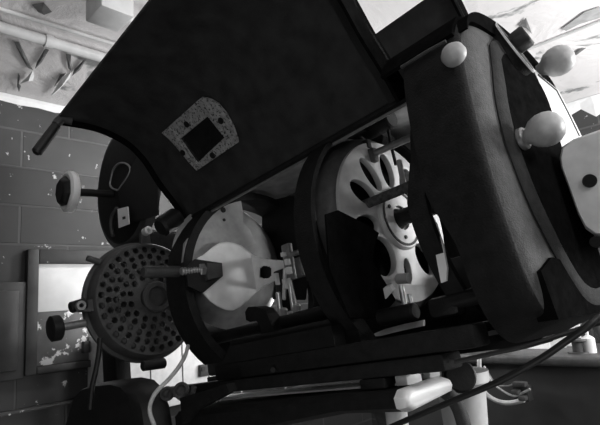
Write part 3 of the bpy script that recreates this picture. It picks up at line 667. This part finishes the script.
bm = B(); cyl(bm, P(85, 323, u=1.27), P(60, 327.5, u=1.27), .0095, 16); ik = part('inching_shaft', bm, M['steel'], head)
a, c = P(61, 327.3, u=1.27), P(51, 329, u=1.27); bm = B(); lathe(bm, a, c - a, [(0, .026), (.004, .030), ((c - a).length, .030), ((c - a).length + .004, .024), ((c - a).length + .004, 0)], 28); part('inching_knob', bm, M['black2'], ik, label='black round inching knob')
bm = B(); cyl(bm, P(70, 308, u=1.26), P(86, 303, u=1.26), .014, 16, .003); part('side_stud', bm, M['black2'], head)
bm = B(); cyl(bm, P(87, 258, u=1.28), P(100, 262, u=1.28), .008, 14); part('side_screw', bm, M['darkgrey'], head)
bm = B(); cyl(bm, P(142, 366, u=1.22), P(165, 363, u=1.22), .013, 16, .003); tst = part('oil_tube', bm, M['black2'], head)

# lower left motor cover and its clutter
bm = B(); c = P(104, 405, v=.56)
pr = [P(x, y, v=.52) for x, y in [(58, 440), (64, 420), (70, 399), (78, 389), (92, 384), (112, 382), (124, 385), (132, 394), (138, 412), (142, 440)]]
loft(bm, [[p.lerp(sum(pr, Vector()) / len(pr), .12) for p in pr], [p.lerp(sum(pr, Vector()) / len(pr), .03) + Vector((.012, 0, 0)) for p in pr], [p + Vector((.035, 0, 0)) for p in pr], [p + Vector((.075, 0, 0)) for p in pr]])
single('motor_cover', bm, M['black2'], 'black rounded motor cover at the foot of the film projector', 'motor cover', c)
# pale panelled box and small castings behind the rails
cab = thing('wall_mounted_box', 'pale grey panelled metal box on the wall side below the perforated guard', 'metal box', Q(185, 370, Y=1.95), 'W')
a, c = Q(124, 336, Y=1.95), Q(236, 392, Y=1.95)
bm = B(); box(bm, ((a.x + c.x) / 2, 2.124, (a.z + c.z) / 2), (c.x - a.x, .348, a.z - c.z), bev=.006); part('box_body', bm, M['offwhite'], cab)
for i, x in enumerate((150, 182, 208)):
    p0_, p1_ = Q(x, 342, Y=1.945), Q(x + 2, 384, Y=1.945); bm = B(); box(bm, ((p0_.x + p1_.x) / 2, 1.949, (p0_.z + p1_.z) / 2), (.004, .004, p0_.z - p1_.z)); part('panel_joint', bm, M['darkgrey'], cab)
p = Q(205, 370, Y=1.94); bm = B(); box(bm, (p.x, 1.94, p.z), (.06, .02, .05), bev=.004); part('terminal_cover', bm, M['grey'], cab)
p = Q(203, 369, Y=1.93); bm = B(); cyl(bm, (p.x, 1.93, p.z), (p.x, 1.925, p.z), .010, 14); part('terminal_hole', bm, M['black2'], cab)
tr = thing('cable_tray', 'black channel tray with small castings beneath the pale panelled box', 'tray', P(180, 400, v=.575))
bm = B(); prism(bm, [P(x, y, v=.575) for x, y in [(180, 398), (226, 384), (229, 392), (192, 412), (182, 424)]], (.02, 0, 0)); part('channel', bm, M['black'], tr)
bm = B(); tube(bm, [P(x, y, v=.588) for x, y in [(170, 397), (172, 390), (178, 396), (184, 399), (192, 394), (194, 387)]], .006, 10, 4); part('casting_arm', bm, M['grey'], tr)
bm = B(); lathe(bm, P(182, 391, v=.592), (-.7, -.6, .3), [(0, .018), (.008, .018), (.010, .012), (.002, .010), (.002, 0)], 20); part('casting_ring', bm, M['grey'], tr)
bm = B(); lathe(bm, P(168, 394, v=.592), (-.7, -.6, .3), [(0, .016), (.008, .016), (.010, .011), (.002, .009), (.002, 0)], 20); part('casting_ring', bm, M['darkgrey'], tr)

# =================================================================== CABLES
bm = B(); tube(bm, [P(188, 346, v=.60), P(185, 356, v=.57), P(178, 368, v=.54), P(168, 380, v=.51), P(157, 391, v=.49), P(151, 402, v=.48), P(150, 413, v=.48), P(155, 428, v=.48), P(160, 450, v=.48)], .0042, 10, 6)
single('power_cord', bm, M['cord'], 'pale power cord looping down from the perforated guard', 'cord', P(188, 346, v=.60))
bm = B(); tube(bm, [P(100, 338, u=1.2), P(99, 352, u=1.2), P(96, 370, u=1.2), P(92, 388, u=1.2), P(90, 410, u=1.2)], .006, 10, 5)
single('drip_hose', bm, M['black2'], 'thin dark hose hanging below the left side of the perforated guard', 'hose', P(100, 338, u=1.2))
pts = [P(640, 288, v=.64), P(600, 316, v=.61), P(587, 327, v=.60), P(568, 340, v=.60), P(540, 359, v=.60), P(500, 381, v=.60), P(450, 402, v=.60), P(400, 423, v=.60), P(340, 450, v=.62)]
bm = B(); tube(bm, pts, .0040, 12, 8)
single('black_cable', bm, M['rubber'], 'thick black cable hanging slantwise in front of the grey cabinet', 'cable', pts[2])
pts = [P(612, 319, v=.66), P(570, 332, v=.64), P(530, 345, v=.62), P(490, 354, v=.61), P(455, 362, v=.60)]
bm = B(); tube(bm, pts, .003, 8, 6)
single('thin_cable', bm, M['rubber'], 'thin dark cable stretched just under the rear casing', 'cable', pts[1])

# =================================================================== RIGHT SIDE: cabinet, bench clutter, wiring
XR = 1.9
a, c = Q(478, 359, X=XR), Q(640, 345, X=XR)
topz = (Q(500, 363, X=XR).z + Q(600, 349, X=XR).z) / 2
cabn = thing('grey_cabinet', 'long dark grey metal cabinet with rounded top edge behind the black cable', 'cabinet', (XR + .2, .6, 0), 'W')
bm = B(); box(bm, (XR + .22, .55, (topz - .03) / 2), (.40, 1.5, topz - .03), bev=.01); part('cabinet_body', bm, M['cabinet'], cabn)
bm = B(); box(bm, (XR + .21, .55, topz - .016), (.44, 1.54, .034), bev=.012, seg=3); part('cabinet_top', bm, M['darkgrey'], cabn)
ot = thing('wire_connector', 'grey wire connector block hanging with looped leads in front of the cabinet', 'connector', Q(522, 393, X=XR - .03), 'W')
p = Q(522, 393, X=XR - .03)
bm = B(); box(bm, (p.x + .008, p.y, p.z), (.042, .055, .055), bev=.004); part('connector_body', bm, M['cabinet'], ot)
for k, (x, y) in enumerate(((520, 384), (523, 398), (516, 392))):
    q_ = Q(x, y, X=XR - .055); bm = B(); box(bm, q_, (.03, .045 if k == 0 else .025, .016), bev=.003); part('terminal', bm, M['grey'], ot)
def wire(pxs, X, r, label, m='cord'):
    pts = [Q(x, y, X=X) for x, y in pxs]; bm = B(); tube(bm, pts, r, 8, 6); return single('lead_cord', bm, M[m], label, 'wire', pts[0], 'W')
wire([(479, 355), (480, 375), (484, 391), (495, 400), (508, 403), (520, 401), (524, 400)], XR - .06, .0085, 'thick grey lead looping under the wire connector')
wire([(484, 366), (492, 382), (503, 391), (514, 396), (522, 393), (530, 389)], XR - .05, .004, 'thin pale lead curving across the wire connector', 'cord')
wire([(486, 370), (496, 384), (506, 386), (514, 384)], XR - .04, .003, 'thinnest lead curving to the top of the wire connector', 'steel')
# bench top things seen under the casing
XB = 2.1
def zb_(x, y): return Q(x, y, X=XB).z
bq = [Q(x, y, X=XB) for x, y in [(512, 341), (600, 330)]]
bk = thing('paper_pile', 'bright white sheets of paper leaning on the cabinet top below the casing', 'papers', (XB, bq[0].y, topz), 'W')
for i, (xa, xb_) in enumerate(((508, 546), (540, 562), (556, 578))):
    q0_, q1_ = Q(xa, 345, X=XB + .05 * i), Q(xb_, 322, X=XB + .05 * i)
    bm = B(); prism(bm, [(XB + .05 * i, q0_.y, topz + .002), (XB + .05 * i, q1_.y, topz + .002), (XB + .05 * i + .03, q1_.y, topz + .16), (XB + .05 * i + .03, q0_.y, topz + .16)], (.004, 0, 0)); part('sheet', bm, M['paper'], bk, smooth=False)
rl_ = thing('film_spool', 'small dark film spool lying on the cabinet top', 'spool', (*Q(577, 343, X=2.0).xy, topz), 'W')
c = base_of(rl_)
bm = B(); lathe(bm, c, (0, 0, 1), [(0, .035), (.006, .035)], 28); part('flange', bm, M['darkgrey'], rl_)
bm = B(); lathe(bm, c + Vector((0, 0, .044)), (0, 0, 1), [(0, .035), (.006, .035)], 28); part('flange', bm, M['darkgrey'], rl_)
bm = B(); cyl(bm, c + Vector((0, 0, .006)), c + Vector((0, 0, .044)), .018, 24); part('core', bm, M['grey'], rl_)
tn = thing('oil_can', 'small pale oil can with spout on the cabinet top', 'oil can', (*Q(588, 340, X=2.02).xy, topz), 'W')
c = base_of(tn)
bm = B(); lathe(bm, c, (0, 0, 1), [(0, .022), (.05, .022), (.056, .016), (.062, .006), (.10, .003)], 24); part('can_body', bm, M['offwhite'], tn)
# pale grey leg at the far right edge
bm = B(); a_ = P(598, 322, v=.90); tube(bm, [a_, a_ + Vector((0, -.165, -1.21))], .010, 14); 
single('support_post', bm, M['steel'], 'slim grey support post at the right edge below the control box', 'post', a_)

# =================================================================== LIGHT
def area(name, loc, tgt, size, power, sy=None):
    l = bpy.data.lights.new(name, 'AREA'); l.energy = power; l.size = size
    if sy: l.shape = 'RECTANGLE'; l.size_y = sy
    o = bpy.data.objects.new(name, l); COL.objects.link(o); o.location = loc
    o.rotation_euler = (Vector(tgt) - Vector(loc)).to_track_quat('-Z', 'Y').to_euler(); return o
area('right_key_light', (1.76, -.95, CZ + .42), (.8, .9, CZ + .2), .45, 34)  # key light from the right rear, its source unseen
area('ceiling_bounce_light', (2.5, -.6, CZ + .1), (2.4, .6, CEIL), .5, 26)
area('rear_fill_light', (.33, -1.0, CZ + .80), (.8, 1.6, CZ + .7), .4, 9)  # added fill from behind the camera, no door stands there
area('low_fill_light', (-.5, .2, CZ - .7), (.5, .8, CZ + .5), .9, 3)
area('side_fill_light', (-.45, -.35, CZ + .30), (.7, .9, CZ + .1), .3, 1.7)
def point(name, loc, power, r=.05):
    l = bpy.data.lights.new(name, 'POINT'); l.energy = power; l.shadow_soft_size = r
    o = bpy.data.objects.new(name, l); COL.objects.link(o); o.location = loc; return o
point('hidden_wall_light', (1.50, 1.72, CZ + .72), 19)  # unseen point light behind the raised cover, brightens wall and ceiling
point('hidden_box_light', (1.75, 1.45, CZ - .10), 9)  # added point light hidden behind the middle hoop, brightens the pale box
w = bpy.data.worlds.new('dim_booth'); SC.world = w; w.use_nodes = True
w.node_tree.nodes['Background'].inputs[0].default_value = (.5, .5, .5, 1); w.node_tree.nodes['Background'].inputs[1].default_value = .05

# =================================================================== CAMERA
cd = bpy.data.cameras.new('camera'); cam = bpy.data.objects.new('camera', cd); COL.objects.link(cam)
cd.sensor_width = 36; cd.lens = 36 * F / 600; cd.clip_start = .01
rx, ry, rz = RW @ Vector((1, 0, 0)), RW @ Vector((0, 1, 0)), RW @ Vector((0, 0, -1))
cam.matrix_world = Matrix.Translation(CAM) @ Matrix((rx, ry, rz)).transposed().to_4x4()
SC.camera = cam
SC.view_settings.view_transform = 'Standard'; SC.view_settings.look = 'None'; SC.view_settings.exposure = 0
